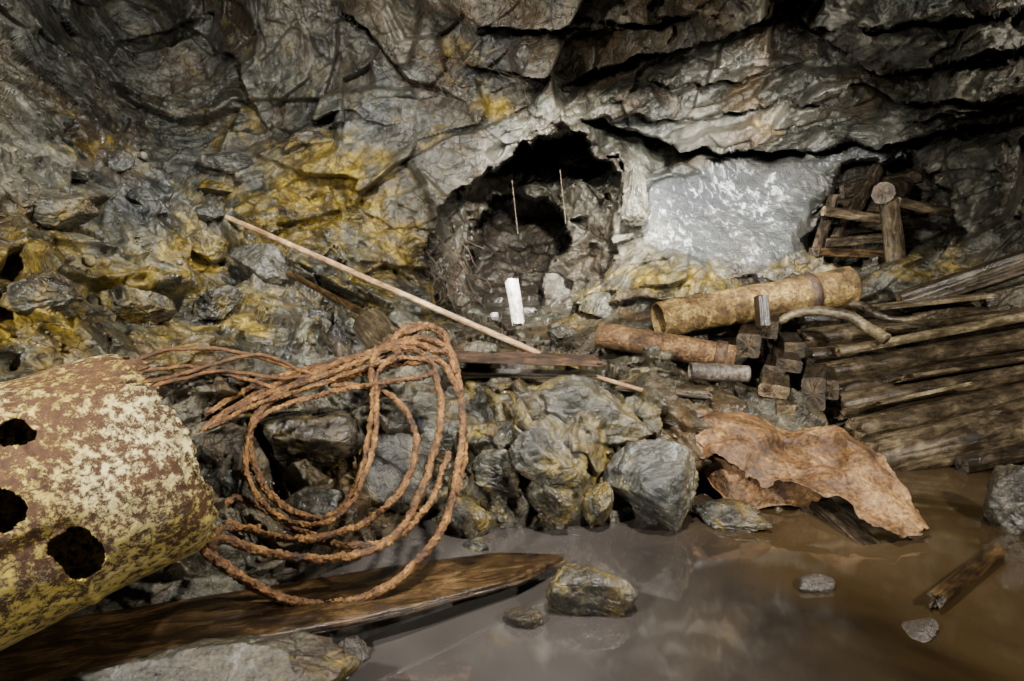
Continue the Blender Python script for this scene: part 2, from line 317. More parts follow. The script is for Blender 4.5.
blobs_w=[(860,156,45,8,.7),(640,128,40,10,.2),(500,45,30,20,.25),(390,120,50,45,.25),(135,200,50,16,.3),(240,170,50,16,.25),(450,140,50,14,.2),(650,480,30,30,.25),(320,40,40,30,.15)]
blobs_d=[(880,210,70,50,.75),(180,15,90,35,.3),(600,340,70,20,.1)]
def maskof(px,py):
    r=[]
    for bl in (blobs_o,blobs_w,blobs_d):
        v=np.zeros(len(px))
        for (cx,cy,rx,ry,am) in bl: v=np.maximum(v,am*np.exp(-.6*(((px-cx)/rx)**2+((py-cy)/ry)**2)))
        r.append(v)
    return r
mo,mw,md=maskof(fx,fy)
mw=np.maximum(mw,slabW*(.45+.55*np.exp(-((fx-715)/85)**2-((fy-192)/40)**2)))
inner=np.clip(-s1/4,0,1)+np.clip(-s3/4,0,1)
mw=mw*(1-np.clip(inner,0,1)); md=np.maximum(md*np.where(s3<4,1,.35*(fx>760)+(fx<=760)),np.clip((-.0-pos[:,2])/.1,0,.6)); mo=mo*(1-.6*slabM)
wet=np.clip((.10-pos[:,2])/.10,0,1)*.5*(slopeM); md=np.maximum(md,wet)
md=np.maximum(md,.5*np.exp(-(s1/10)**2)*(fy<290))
tI=np.clip(-s1/4,0,1); md=np.maximum(md,tI*.4*(fy<312)); md=np.maximum(md,hm*tI*.6); mo=mo*(1-.7*tI)  # tunnel and inner hole: darkness of the shade painted into the rock colour
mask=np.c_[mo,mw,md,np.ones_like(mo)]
idx=np.arange(ny*nx).reshape(ny,nx)
Q=np.stack([idx[:-1,:-1],idx[1:,:-1],idx[1:,1:],idx[:-1,1:]],-1).reshape(-1,4)
qx=fx[Q].mean(1);qy=fy[Q].mean(1)
ceilL=np.interp(qx,[-500,200,420,575,720,870,1060,1524],[-250,-60,60,104,152,146,112,60])
floorL=np.interp(qx,[-500,0,200,330,420,480,600,650,800,960,1524],[360,345,352,345,325,325,328,300,285,270,250])
ridge=np.interp(qx,RX[:8]+[380,420],RY[:8]+[330,500])
cls=np.where(qy<ceilL,0,np.where(qy>floorL,3,np.where((qx<415)&(qy>ridge),2,1)))
for c,(nm,mt) in enumerate([('ceiling','ceil'),('wall_back','wall'),('wall_left','slope'),('floor','floor')]):
    q=Q[cls==c]; u,iv_=np.unique(q,return_inverse=True)
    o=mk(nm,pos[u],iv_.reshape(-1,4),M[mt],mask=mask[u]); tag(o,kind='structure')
# ---------------------------------------------------------------- water
import bmesh
wv=[];wn=80
for j in range(wn+1):
    for i in range(wn+1): wv.append((-2.2+6.4*i/wn,-.3+5.0*j/wn,.0))
wf=[(j*(wn+1)+i,j*(wn+1)+i+1,(j+1)*(wn+1)+i+1,(j+1)*(wn+1)+i) for j in range(wn) for i in range(wn)]
o=mk('muddy_water',wv,wf,M['water']); tag(o,'still murky brown water flooding the mine floor','water',kind='stuff')
# ---------------------------------------------------------------- rocks
def ico(sub):
    bm=bmesh.new(); bmesh.ops.create_icosphere(bm,subdivisions=sub,radius=1); V=np.array([v.co[:] for v in bm.verts]); F=np.array([[v.index for v in f.verts] for f in bm.faces]); bm.free(); return V,F
IV5,IF5=ico(6); IV2,IF2=ico(3)
def rockshape(V,seed,npl=11,soft=60):
    r=np.random.RandomState(seed); nrm=r.normal(size=(npl,3)); nrm/=np.linalg.norm(nrm,axis=1)[:,None]
    dd=r.uniform(.5,.95,npl); c=np.maximum(V@nrm.T,1e-3)/dd
    c=np.c_[c,np.full(len(V),.88)]
    mx=c.max(1,keepdims=True)
    return V/(mx*((c/mx)**soft).sum(1,keepdims=True)**(1/soft))
def rock(px,py,w,h,label,seed,depth=None,mat='stone',oc=0.2,wh=.1,dk=0,rot=0,thick=.8,sink=.25,name='rock',z=None,group=None,soft=60,npl=11):
    sdp=sd(px,py)
    if z is not None: sdp=float(DZ(py,z))
    rx=w/2*sdp/FP; rz=h/2*sdp/FP; ry=max(rx,rz)*thick
    d=depth if depth else sdp-(ry*sink if z is None else 0)
    S=rockshape(IV5,seed,npl,soft)
    S=S+ (S/np.linalg.norm(S,axis=1)[:,None])*(facet(S+seed*3.1,.7,seed,.7,.3)*.14+facet(S+seed*1.7,.28,seed+9,.9,.4,60)*.26+facet(S+seed*1.7,.12,seed+19,.9,.4,60)*.16+.014*fbm(S,9,4,seed))[:,None]
    S=S/np.abs(S).max(0)
    S=S*np.array([rx,ry,rz]); a=rad(rot); ca,sa=math.cos(a),math.sin(a)
    S=np.c_[S[:,0]*ca-S[:,2]*sa,S[:,1],S[:,0]*sa+S[:,2]*ca]
    c=P(px,py,d); org=c+np.array([0,0,S[:,2].min()])
    mk_=np.tile([oc,wh,dk,1],(len(S),1)); mk_[:,0]+=.25*fbm(S+seed,4,2,3)
    o=mk(name,S+c,IF5,M[mat],origin=org,mask=mk_); tag(o,label,'rock',group); return o
rocks=[
(655,488,96,92,'large pale grey angular boulder at the water edge left of the crumpled rusty sheet',1,dict(wh=.3,oc=.36,sink=.6)),
(597,508,30,54,'upright narrow tan stone slab leaning beside the large pale grey boulder',2,dict(oc=.5,sink=.6,rot=-12)),
(730,518,66,30,'flat reddish brown stone at the waterline under the crumpled rusty sheet',3,dict(oc=.25,mat='wetstone',sink=.5)),
(600,600,112,68,'olive brown wet oval stone standing out of the muddy water in the foreground',46,dict(z=.02,mat='wetstone',oc=.4,rot=-16,thick=.7,soft=8,npl=9)),
(522,620,44,32,'small dark wet stone in the water left of the oval stone',5,dict(z=.0,mat='wetstone',dk=.7,soft=10)),
(355,652,44,30,'small black wet stone in the water near the bottom edge below the plank',6,dict(z=.01,mat='wetstone',dk=.8)),
(818,588,44,22,'small rounded dark stone barely above the brown water under the rusty sheet',7,dict(z=.0,mat='stone',dk=.95,soft=12)),
(915,630,50,8,'sunken dark stone just breaking the water at lower right',9,dict(z=-.0,mat='stone',dk=1.,rot=16,soft=10)),
(1010,498,50,78,'dark angular boulder at the right edge in front of the log pile',10,dict(z=.12,mat='wetstone',oc=.3,dk=.3)),
(212,684,250,92,'broad dark boulder at the bottom left below the plank',11,dict(depth=1.6,mat='wetstone',oc=.22,dk=.2,thick=.4)),
(300,654,60,30,'grey stone between the bottom left boulder and the water',12,dict(depth=1.85,mat='wetstone')),
(468,517,50,38,'rounded ochre stained stone on the bank at the waterline right of the wire rope',13,dict(oc=.55,sink=.5,mat='wetstone')),
(505,472,70,54,'grey block embedded in the bank above the ochre stained stone',14,dict(sink=-.2,npl=8)),
(552,503,54,54,'brown block on the bank left of the narrow tan slab',15,dict(oc=.4,sink=.2,mat='wetstone')),
(305,440,140,108,'large dark boulder in the bank behind the wire rope loops',16,dict(sink=-.25,mat='wetstone',oc=.28)),
(400,470,100,90,'dark brown rock in the bank seen through the biggest rope loop',17,dict(sink=-.25,mat='wetstone',oc=.32)),
(330,510,100,60,'flat grey rock low in the bank behind the rope loops above the plank',18,dict(sink=.0,wh=.1,mat='wetstone')),
(585,424,160,104,'wide grey brown rock slab on top of the bank left of the curled wood scrap',19,dict(sink=-.6,oc=.36,npl=8)),
(500,414,150,90,'grey rock on the bank under the long rusted plate',20,dict(sink=-.6,oc=.3,npl=8)),
(227,162,54,24,'flat light grey rock topmost on the left rubble ridge',21,dict(sink=.5,wh=.25,oc=0)),
(218,188,48,16,'flat yellowish rock directly beneath the topmost grey rock on the ridge',22,dict(sink=.6,oc=.6)),
(212,214,36,20,'pale grey stone on the ridge at the upper end of the long pole',23,dict(sink=.5,wh=.3,oc=0)),
(150,204,46,34,'pale grey angular rock on the left rubble slope above the drum',24,dict(sink=.4,wh=.3,oc=0)),
(115,160,34,24,'small grey stone high on the left rubble slope',25,dict(sink=.4,wh=.2)),
(128,305,94,66,'broad dark boulder on the left slope just above the yellow drum',26,dict(sink=-.1,oc=.45)),
(262,264,66,54,'large grey angular rock on the slope below the upper part of the long pole',27,dict(sink=.1,oc=.2,wh=.1)),
(215,305,50,40,'dark grey rock on the slope between the drum and the long pole',28,dict(sink=.1)),
(55,205,80,50,'dark olive rock near the left edge high on the slope',29,dict(sink=-.1,oc=.42)),
(35,290,70,50,'ochre coated rock at the left edge above the drum',30,dict(sink=-.1,oc=.5)),
(200,245,56,40,'ochre coated rock in the middle of the left slope',31,dict(sink=.1,oc=.5)),
(310,330,46,26,'dark stone beside the lower end of the short dark pole',32,dict(sink=.4)),
(602,308,56,42,'ochre brown rock at the right foot of the tunnel mouth',33,dict(sink=.1,oc=.4)),
(560,334,40,16,'low grey rubble stone on the ground just outside the tunnel mouth',34,dict(sink=.4)),
(633,202,34,64,'upright blocky rock slab forming the right jamb of the tunnel',45,dict(sink=.2,wh=.1,rot=-4,oc=.1)),
(660,452,40,20,'small dark stone lodged on top of the large pale grey boulder',36,dict(sink=.5,mat='wetstone')),
(236,484,44,36,'pale rock wedged between the drum and the rope loops',37,dict(sink=.3,wh=.2)),
(480,542,34,14,'thin wet stone poking from the water behind the plank tip',39,dict(z=.02,mat='wetstone')),
(450,445,80,76,'dark grey block in the bank right of the biggest rope loop',40,dict(sink=-.35,npl=8)),
(545,455,90,76,'squarish brown block in the middle of the bank',41,dict(sink=-.35,oc=.38,npl=8)),
(75,170,50,30,'grey slab near the top left end of the rubble ridge',42,dict(sink=.3,wh=.1)),
(165,275,40,30,'olive block on the slope between the ochre rock and the drum',43,dict(sink=.3,oc=.4)),
]
for r in rocks: rock(*r[:6],**r[6])
# rubble: uncountable loose chips
rs=np.random.RandomState(4); Vs=[];Fs=[];Ms=[];off=0
shapes=[rockshape(IV2,500+k,9,40) for k in range(14)]
cnt=0
while cnt<1200:
    px=rs.uniform(-60,1080); py=rs.uniform(60,545)
    rg=np.interp(px,RX,RY)+6
    if px>400: rg=330
    if py<rg: continue
    if px>640 and py<300: continue
    bank=(370<py<500 and 230<px<650)
    if rs.rand()>(.45 if bank else .95 if (330<py<545 and 200<px<700) or px<330 else .25): continue
    j,i=gi(px,py); c=PG[j,i]
    if c[2]<.0 or DG[j,i]>5.6: continue
    s=rs.choice([.007,.012,.019,.03],p=[.42,.34,.18,.06])*rs.uniform(.7,1.3)*(DG[j,i]/3)**.5
    a=rs.uniform(0,6.28); S=shapes[rs.randint(14)]*np.array([1,rs.uniform(.6,1),rs.uniform(.45,.85)])*s
    S=np.c_[S[:,0]*math.cos(a)-S[:,1]*math.sin(a),S[:,0]*math.sin(a)+S[:,1]*math.cos(a),S[:,2]]
    Vs.append(S+c+np.array([0,0,s*.15])); Fs.append(IF2+off); off+=len(S)
    m_=maskof(np.array([px]),np.array([py])); Ms.append(np.tile([float(m_[0][0])+rs.uniform(-.15,.15),rs.choice([0,.1,.3],p=[.6,.3,.1]),0,1],(len(S),1))); cnt+=1
o=mk('rubble',np.vstack(Vs),np.vstack(Fs),M['stone'],mask=np.vstack(Ms)); tag(o,'loose broken rock chips strewn over the slope and bank','rubble',kind='stuff')
# ---------------------------------------------------------------- tubes
def cat(pts,step):
    p=np.asarray(pts,float); p=np.vstack([2*p[0]-p[1],p,2*p[-1]-p[-2]]); out=[]
    for k in range(1,len(p)-2):
        a,b,c,d=p[k-1:k+3]; nn=max(2,int(np.linalg.norm(c-b)/step))
        t=np.linspace(0,1,nn,endpoint=False)[:,None]
        out.append(.5*((2*b)+(-a+c)*t+(2*a-5*b+4*c-d)*t*t+(-a+3*b-3*c+d)*t**3))
    out.append(p[-2][None]); return np.vstack(out)
def tube(path,r,ring=12,strands=0,pitch=.09,seed=0,rough=0):
    n=len(path); T=np.gradient(path,axis=0); T/=np.linalg.norm(T,axis=1)[:,None]+1e-9
    u=np.cross(T[0],[0,0,1.]); 
    if np.linalg.norm(u)<.1:u=np.cross(T[0],[1.,0,0])
    u/=np.linalg.norm(u); s=0; V=[]; ang=np.arange(ring)*2*PI/ring
    r=np.broadcast_to(np.asarray(r,float),(n,))
    for k in range(n):
        if k: u=u-T[k]*(u@T[k]); u/=np.linalg.norm(u); s+=np.linalg.norm(path[k]-path[k-1])
        v=np.cross(T[k],u); rr=r[k]*(1+(.08*np.cos(strands*(ang+s*2*PI/pitch)) if strands else 0))
        V.append(path[k]+np.outer(rr*np.cos(ang),u)+np.outer(rr*np.sin(ang),v))
    V=np.vstack(V)
    if rough: V=V+rough*np.c_[fbm(V,75,3,seed,.95),fbm(V,75,3,seed+1,.95),fbm(V,75,3,seed+2,.95)]
    k=np.arange(n-1)[:,None]*ring; a=np.arange(ring)[None]; b=(a+1)%ring
    F=np.stack([k+a,k+b,k+ring+b,k+ring+a],-1).reshape(-1,4)
    F=[tuple(f) for f in F]; F.append(tuple(range(ring))[::-1]); F.append(tuple(range((n-1)*ring,n*ring)))
    return V,F
def ropepath(pts,dfun,step=.008,seed=0,wob=.010):
    q=[]
    for t in pts:
        px,py=t[:2]; d=t[2] if len(t)>2 else dfun(px,py)
        d=min(d,sd(px,py)-.035); q.append(P(px,py,d))
    c=cat(q,step); 
    return c+wob*np.c_[vn(c,5,seed),vn(c,5,seed+1),vn(c,5,seed+2)]+wob*.3*np.c_[vn(c,20,seed),vn(c,20,seed+1),vn(c,20,seed+2)]
plankd=lambda px: 1.6+.82*(px+30)/598
def rd(px,py,o=0):
    d=float(np.interp(py,[320,400,500,600],[2.8,2.52,2.25,2.0]))+o
    if py>530: d=min(d,plankd(px)-.10+o*.5)
    return d
coilA=[(203,432),(245,405),(300,384),(360,362),(405,342),(440,352),(446,338),(430,326),(405,328),(392,345),(410,362),(440,362),(458,395),(461,440),(456,490),(437,540),(395,580),(345,601),(295,600),(250,580),(212,556),(222,540),(265,552),(330,558),(390,540),(418,500),(434,455),(440,410),(434,372),(415,350),(385,350),(330,366),(285,392),(257,420),(250,450),(262,485),(292,512),(330,515),(352,490),(366,450),(374,405),(372,370),(385,348),(420,338),(448,350),(455,375)]
coilB=[(208,420),(260,392),(325,368),(385,350),(425,345),(436,357),(405,362),(355,376),(330,385),(360,388),(395,398),(414,425),(414,465),(396,498),(360,525),(305,538),(250,530),(222,516),(232,498),(262,508),(300,530),(345,545),(395,538),(432,500),(450,450)]
coilC=[(210,426),(270,400),(335,378),(395,360),(430,362),(428,376),(380,384),(300,398),(255,425),(246,455),(255,490),(285,520),(325,524),(356,498),(372,455),(378,405),(380,372),(400,352)]
coilD=[(206,412),(250,388),(310,366),(370,350),(410,332),(438,334),(452,356),(463,400),(464,450),(452,505),(425,555),(380,590),(320,606),(262,592),(222,566),(206,548),(224,530),(262,528)]
ro=empty('wire_rope',P(310,600,2.05)); tag(ro,'thick rusty wire rope coiled in big loops over the bank and plank','rope')
for nm,pts,sdn,r,oo in (('coil_loops',coilA,3,.0128,0),('inner_loop',coilB,11,.0115,.03),('loose_strand',coilC,17,.0095,-.02),('outer_loop',coilD,23,.011,.02)):
    V,F=tube(ropepath(pts,lambda a,b:rd(a,b,oo),.005,sdn),r,24,7,.4,sdn,.0035); mk(nm,V,F,M['rope'],ro,origin=tuple(V.mean(0)))
ro=empty('wire_rope',P(150,385,2.2)); tag(ro,'thin rusty wire rope strands running from behind the drum to the coil','rope')
rl=lambda px,py: float(np.interp(px,[100,300,420],[2.25,2.6,2.8]))
for k,pts in enumerate(([(120,365),(160,352),(210,349),(255,356),(300,370),(340,378)],[(120,385),(165,378),(215,362),(262,356),(310,372),(350,380)],[(110,395),(160,384),(225,372),(290,378),(330,368),(390,350)],[(130,372),(190,366),(250,380),(300,396)])):
    V,F=tube(ropepath(pts,rl,.008,40+k),.008,12,6,.3,k,.0015); mk('strand',V,F,M['rope'],ro,origin=tuple(V.mean(0)))
# ---------------------------------------------------------------- timbers
def timber(name,label,Apt,Bpt,r,seed,mat='wood',sec=None,roll=0,r2=None,rag=0.,bend=0.,caps=True,cat_='log',group=None,grv=.05,taper=None,endmat=None,parent=None,ex_=9):
    if endmat is None: endmat='enddark' if mat in('wooddark','plank') else 'endgrain'
    A_=np.array(Apt);B_=np.array(Bpt); Lg=np.linalg.norm(B_-A_); nn=max(12,int(Lg/.015)); ring=96
    ang=np.arange(ring)*2*PI/ring; x=np.linspace(0,Lg,nn); t=x/Lg
    AA,XX=np.meshgrid(ang,x); tt=XX/Lg
    ry,rz=(r,r) if sec is None else (sec[0]/2,sec[1]/2)
    ex=2 if sec is None else ex_
    cy,cz=np.cos(AA),np.sin(AA); sc=(np.abs(cy)**ex+np.abs(cz)**ex)**(-1/ex)
    f=1+( (r2/r if r2 else 1)-1)*tt
    tp=np.interp(tt,[k[0] for k in taper],[k[1] for k in taper]) if taper else 1
    q=np.c_[XX.ravel()*1.5,np.cos(AA).ravel()*3,np.sin(AA).ravel()*3]+seed
    crk=fbm(np.c_[XX.ravel()*.9,np.cos(AA).ravel()*7,np.sin(AA).ravel()*7]+seed*1.3,1,3,seed+31,.5)
    crk=-np.clip(crk-.55,0,.5)*.15+.008*fbm(np.c_[XX.ravel()*2,np.cos(AA).ravel()*14,np.sin(AA).ravel()*14],1,2,seed+37)
    g=(1+grv*(fbm(q*np.array([1,1.5,1.5]),1,2,seed))+.6*grv*fbm(q*np.array([1.5,.5,.5]),1,2,seed+4)+crk).reshape(AA.shape)
    Y=ry*cy*sc*f*g*tp; Z=rz*sc*cz*f*g+bend*np.sin(PI*tt)
    Y=Y+.3*min(r,.08)*vn(np.c_[XX.ravel()*1.2,0*XX.ravel()+seed,0*XX.ravel()],1,seed).reshape(AA.shape)
    jag=rag*(.5+.5*fbm(np.c_[np.cos(AA).ravel()*3,np.sin(AA).ravel()*3,(tt>.5).ravel()*9.+seed],1,3,seed)).reshape(AA.shape)
    XX=XX+np.where(tt<.5,1,-1)*jag*np.clip(np.abs(tt-.5)*2,0,1)**6
    V=np.stack([XX-Lg/2,Y,Z],-1).reshape(-1,3)
    k=np.arange(nn-1)[:,None]*ring;a=np.arange(ring)[None];b=(a+1)%ring
    F=np.stack([k+a,k+ring+a,k+ring+b,k+b],-1).reshape(-1,4)
    o=mk(name,V,F,M[mat],parent)
    ax=Vector((B_-A_)/Lg); up=Vector((0,0,1)); yv=up.cross(ax)
    if yv.length<.1: yv=Vector((0,1,0)).cross(ax)
    yv.normalize(); zv=ax.cross(yv)
    R=Matrix((ax,yv,zv)).transposed()@Matrix.Rotation(roll,3,'X')
    o.rotation_euler=R.to_euler(); o.location=Vector((A_+B_)/2)-(parent.location if parent else Vector((0,0,0)))
    if parent is None: tag(o,label,cat_,group)
    if caps:
        for e in (0,nn-1):
            rg=V[e*ring:(e+1)*ring]; c=rg.mean(0); cv=np.vstack([c,(rg+c)/2+np.array([.003,0,0])*np.random.RandomState(seed).normal(size=(ring,1)),rg])
            fs=[]
            for i in range(ring):
                j=(i+1)%ring; fs+= [(0,1+i,1+j),(1+i,1+ring+i,1+ring+j,1+j)]
            if e: fs=[f_[::-1] for f_ in fs]
            mk('cut_end',cv,fs,M[endmat],o,local=True,smooth=False)
    return o
def T(name,label,a,b,r,seed,**k): return timber(name,label,P(*a),P(*b),r,seed,**k)
G1='logs and boards in the collapsed pile'
T('log','thickest weathered log lowest and nearest in the right hand pile',(862,464,3.5),(1120,398,3.8),.12,1,r2=.17,group=G1,rag=.08,grv=.04)
for k,(a,b,r_,r2_,m_,lb) in enumerate([
((850,430,3.74),(1120,378,4.0),.075,.085,'wood','log lying directly on the thickest bottom log of the right hand pile'),
((836,408,3.88),(1120,350,4.08),.082,.085,'wood','weathered round log second above the thickest bottom log'),
((830,392,4.0),(1120,346,4.2),.066,.072,'wooddark','dark wet log third above the thickest bottom log'),
((816,374,4.1),(1120,322,4.27),.072,.074,'wood','pale cracked log just below the slim pole on the pile'),
((806,358,4.24),(1120,320,4.4),.07,.076,'wooddark','dark log half hidden behind the slim pole'),
((798,341,4.36),(1120,299,4.48),.08,.08,'wood','brown round log upper middle of the right hand pile'),
((796,322,4.5),(1120,292,4.6),.08,.08,'wooddark','hindmost long log at the top of the right hand pile')]):
    T('log',lb,a,b,r_,121+k,mat=m_,group=G1,rag=.04,grv=.04,r2=r2_)
T('log','slim round pole with a pale cut end lying across the right hand pile',(838,352,3.86),(1090,304,4.0),.03,4,group=G1,cat_='pole',mat='woodlite')
T('squared_beam','long square beam slanting up to the right edge above the log pile',(900,303,4.4),(1130,226,4.1),.06,7,sec=(.12,.14),group=G1,cat_='beam')
T('board','thin yellowish board lying flat on top of the log pile',(872,308,4.22),(992,295,4.22),.04,8,mat='woodlite',sec=(.12,.03),group=G1,cat_='board',rag=.05)
T('board','narrow weathered board between the slim pole and the back logs',(880,328,4.02),(1080,304,4.15),.04,9,sec=(.08,.03),group=G1,cat_='board')
T('board','wide flat board lying across the middle logs of the pile',(896,380,3.82),(1110,346,3.98),.05,10,sec=(.2,.03),roll=rad(-24),mat='wood',group=G1,cat_='board',rag=.06)
T('board','split grey board resting against the thickest log',(862,448,3.52),(1000,412,3.58),.04,36,sec=(.08,.03),mat='wooddark',roll=rad(-30),group=G1,cat_='board',rag=.06)
T('board','short pale split piece lying on the second log of the pile',(872,404,3.7),(968,384,3.78),.03,44,sec=(.07,.025),mat='woodlite',roll=rad(-20),group=G1,cat_='board',rag=.06)
T('log','short dark round log half sunk at the right edge below the pile',(960,464,3.42),(1100,438,3.5),.05,37,mat='wooddark',group=G1)
T('driftwood','long narrow dark piece of wood lying in the brown water at right',(934,602,2.16),(1000,550,2.53),.028,38,mat='plank',r2=.03,rag=.05,cat_='wood')
# bleached branch
pts=[P(x,y,d) for x,y,d in ((778,322,4.1),(800,312,4.05),(825,311,3.98),(850,317,3.92),(868,328,3.86),(886,340,3.76))]
c=cat(pts,.01); V,F=tube(c+.006*np.c_[vn(c,9,1),vn(c,9,2),vn(c,9,3)],np.interp(np.arange(len(c)),[0,len(c)-1],[.025,.038]),14,0,.1,3,.003)
o=mk('branch',V,F,M['woodlite'],origin=tuple(V.min(0))); tag(o,'pale bleached curved branch with broken end on the log pile','branch')
pts=[P(x,y,d) for x,y,d in ((840,300,4.3),(862,306,4.2),(880,316,4.12),(905,320,4.08),(935,312,4.08))]
c=cat(pts,.01); V,F=tube(c,np.interp(np.arange(len(c)),[0,len(c)-1],[.03,.015]),12,0,.1,4,.003)
o=mk('branch',V,F,M['wood'],origin=tuple(V.min(0))); tag(o,'brown twisted branch behind the pale bleached one','branch')
# short crib blocks pointing at the camera
G2='short square timbers at the left end of the log pile'
blk=[(750,346,3.85,.14,.15,'wooddark','dark square timber end standing at the left of the pile beside the pipes'),(768,330,3.98,.12,.11,'wooddark','dark block stacked behind the leftmost square timber'),
(792,350,4.02,.12,.10,'wooddark','dark block between the leftmost timber and the logs'),(778,392,3.68,.17,.08,'wood','tan flat block lowest left in the timber stack'),
(812,394,3.68,.13,.2,'wooddark','upright dark block in front of the log ends'),(790,366,3.85,.15,.08,'wooddark','brown block above the tan flat block'),
(830,390,3.76,.10,.12,'wooddark','brown block wedged against the rough log end'),(772,372,3.9,.13,.08,'wooddark','dark wet block under the brown block'),(790,410,3.58,.12,.06,'wood','small brown block at the foot of the timber stack')]
for k,(px,py,d,w,h,m_,lb) in enumerate(blk):
    a=P(px,py,d); b=a+np.array([.12+.04*math.sin(k*2.1),.3,.02]); timber('timber_block',lb,a,b,w/2,50+k,mat=m_,sec=(w,h),group=G2,cat_='timber',grv=.04,roll=rad(8*math.sin(k*3)))
T('timber_stake','short brown stake standing upright between the pipe and timber stack',(762,326,3.9),(760,296,3.92),.03,70,sec=(.07,.07),cat_='stake')
# boards on ground
T('board','short dark board lying beside the middle pipe above the bank',(618,384,3.6),(714,393,3.45),.04,71,mat='wood',sec=(.18,.035),cat_='board',rag=.04)
T('wood_scrap','small curled wood scrap at the left corner of the crumpled sheet',(640,416,3.2),(692,430,3.1),.02,72,mat='plank',sec=(.07,.025),cat_='wood scrap',rag=.05,bend=.02)
T('stick','thin broken stick bridging the bank top right of the long pole',(566,368,3.32),(648,392,3.35),.012,73,mat='pole',cat_='stick')
T('pole','long thin pale pole leaning across from the left ridge to the bank',(226,217,4.05),(540,354,3.4),.017,74,mat='pole',cat_='pole')
T('pole','short dark pole below and parallel to the long pale pole',(288,273,3.7),(412,340,3.3),.017,75,mat='plank',cat_='pole')
T('log_stub','small reddish brown log stub lying above the rope coil',(370,324,3.15),(392,352,2.85),.085,76,mat='wood',cat_='log',rag=.04,r2=.075,grv=.06)
T('plank','long dark brown wet plank with tapering tip under the rope and drum',(-30,660,1.6),(568,560,2.42),.1,77,mat='plank',sec=(.24,.03),roll=rad(6),cat_='plank',grv=.03,taper=[(0,1),(.62,1),(.86,.72),(1,.08)],rag=.04)
T('plank','shorter dark plank lying in shadow beneath the drum',(20,622,1.95),(300,560,2.35),.1,78,mat='wooddark',sec=(.2,.05),cat_='plank')
T('post','short round post with white paint leaning in the tunnel mouth',(517,326,5.0),(511,279,5.05),.05,79,mat='white',endmat='enddark',cat_='post',r2=.056,grv=.04,rag=.03)
# alcove timbers
G3='cribbing timbers inside the right alcove'
T('prop','thick round upright prop standing in the right alcove',(895,264,4.9),(890,200,5.05),.072,80,mat='wood',cat_='prop',group=G3)
T('log','fat round log end pointing out of the right alcove on the prop',(881,193,4.95),(902,186,5.6),.085,81,mat='wood',group=G3,endmat='enddark')
T('log','thin round log running right from the prop in the alcove',(898,202,5.05),(950,213,5.1),.04,82,mat='wood',group=G3)
T('log','thin round log running left from the prop in the alcove',(824,211,5.1),(880,219,5.15),.04,83,mat='wood',group=G3)
T('board','reddish board lowest in the alcove left of the prop',(814,252,5.15),(888,254,5.2),.06,84,mat='plank',sec=(.16,.07),cat_='board',group=G3)
T('board','grey board stacked on the lowest board of the alcove',(822,243,5.35),(884,238,5.4),.06,85,mat='wooddark',sec=(.16,.08),cat_='board',group=G3)
T('board','dark diagonal board leaning behind the alcove log end',(836,240,5.6),(878,168,5.9),.05,86,mat='wooddark',sec=(.08,.12),cat_='board',group=G3)
T('board','dark crossboard at the back of the alcove, upper one',(842,192,5.95),(918,176,6.1),.05,87,mat='wooddark',sec=(.06,.12),cat_='board',group=G3)
T('board','dark crossboard at the back of the alcove, middle one',(836,204,6.0),(925,208,6.1),.05,88,mat='wooddark',sec=(.06,.12),cat_='board',group=G3)
T('board','dark crossboard at the back of the alcove, lowest one',(832,230,6.0),(920,222,6.1),.05,92,mat='wooddark',sec=(.06,.10),cat_='board',group=G3)
T('board','narrow upright board against the left side of the alcove',(818,248,5.25),(834,196,5.4),.04,89,mat='wooddark',sec=(.08,.04),cat_='board',group=G3)
# ---------------------------------------------------------------- pipes
def pipe(label,a,b,r,seed,mat='pipe',flare=0,collars=(),wall=.012):
    A_=P(*a);B_=P(*b);Lg=np.linalg.norm(B_-A_); nn=int(Lg/.01); ring=72; ang=np.arange(ring)*2*PI/ring
    V=[]
    prof=[(x,1.0) for x in np.linspace(0,Lg,nn)]+[(x,1-wall/r) for x in np.linspace(Lg,0,nn)]
    for x,s in prof:
        f=1+flare*np.clip((x/Lg-.8)/.2,0,1)
        V.append(np.c_[np.full(ring,x-Lg/2),r*s*f*np.cos(ang),r*s*f*np.sin(ang)])
    V=np.vstack(V); rr=1+.06*facet(V,.06,seed,.5,.8)[:,None]/.06*.6+.04*fbm(V,9,4,seed)[:,None]
    V[:,1:]*=rr
    n2=len(prof); k=np.arange(n2)[:,None]*ring; a_=np.arange(ring)[None]; b_=(a_+1)%ring; k2=(k+ring)%(n2*ring)
    F=np.stack([k+a_,k2+a_,k2+b_,k+b_],-1).reshape(-1,4)
    o=mk('pipe',V,F,M[mat]); ax=Vector((B_-A_)/Lg); yv=Vector((0,0,1)).cross(ax).normalized(); zv=ax.cross(yv)
    o.rotation_euler=Matrix((ax,yv,zv)).transposed().to_euler(); o.location=(A_+B_)/2; tag(o,label,'pipe',None)
    for cx in collars:
        vv=[]
        for dx,rad_ in zip((-.035,-.025,.025,.035),(r*.97,r*1.13,r*1.13,r*.97)): vv.append(np.c_[np.full(ring,cx*Lg-Lg/2+dx),rad_*np.cos(ang),rad_*np.sin(ang)])
        vv=np.vstack(vv); k=np.arange(3)[:,None]*ring
        mk('collar',vv,np.stack([k+a_,k+ring+a_,k+ring+b_,k+b_],-1).reshape(-1,4),M['rustdark'],o,local=True)
    return o
pipe('large rusty yellow brown pipe lying on the rubble below the white stained wall',(658,320,4.1),(848,286,4.3),.12,1,flare=.15,collars=(.78,))
pipe('medium rusty brown pipe lying in front of the large pipe',(598,334,4.0),(735,358,3.75),.08,2,mat='pipebrown',collars=(.9,))
pipe('short grey pipe piece under the right end of the medium pipe',(690,371,3.62),(748,374,3.62),.05,3,mat='pipegrey')
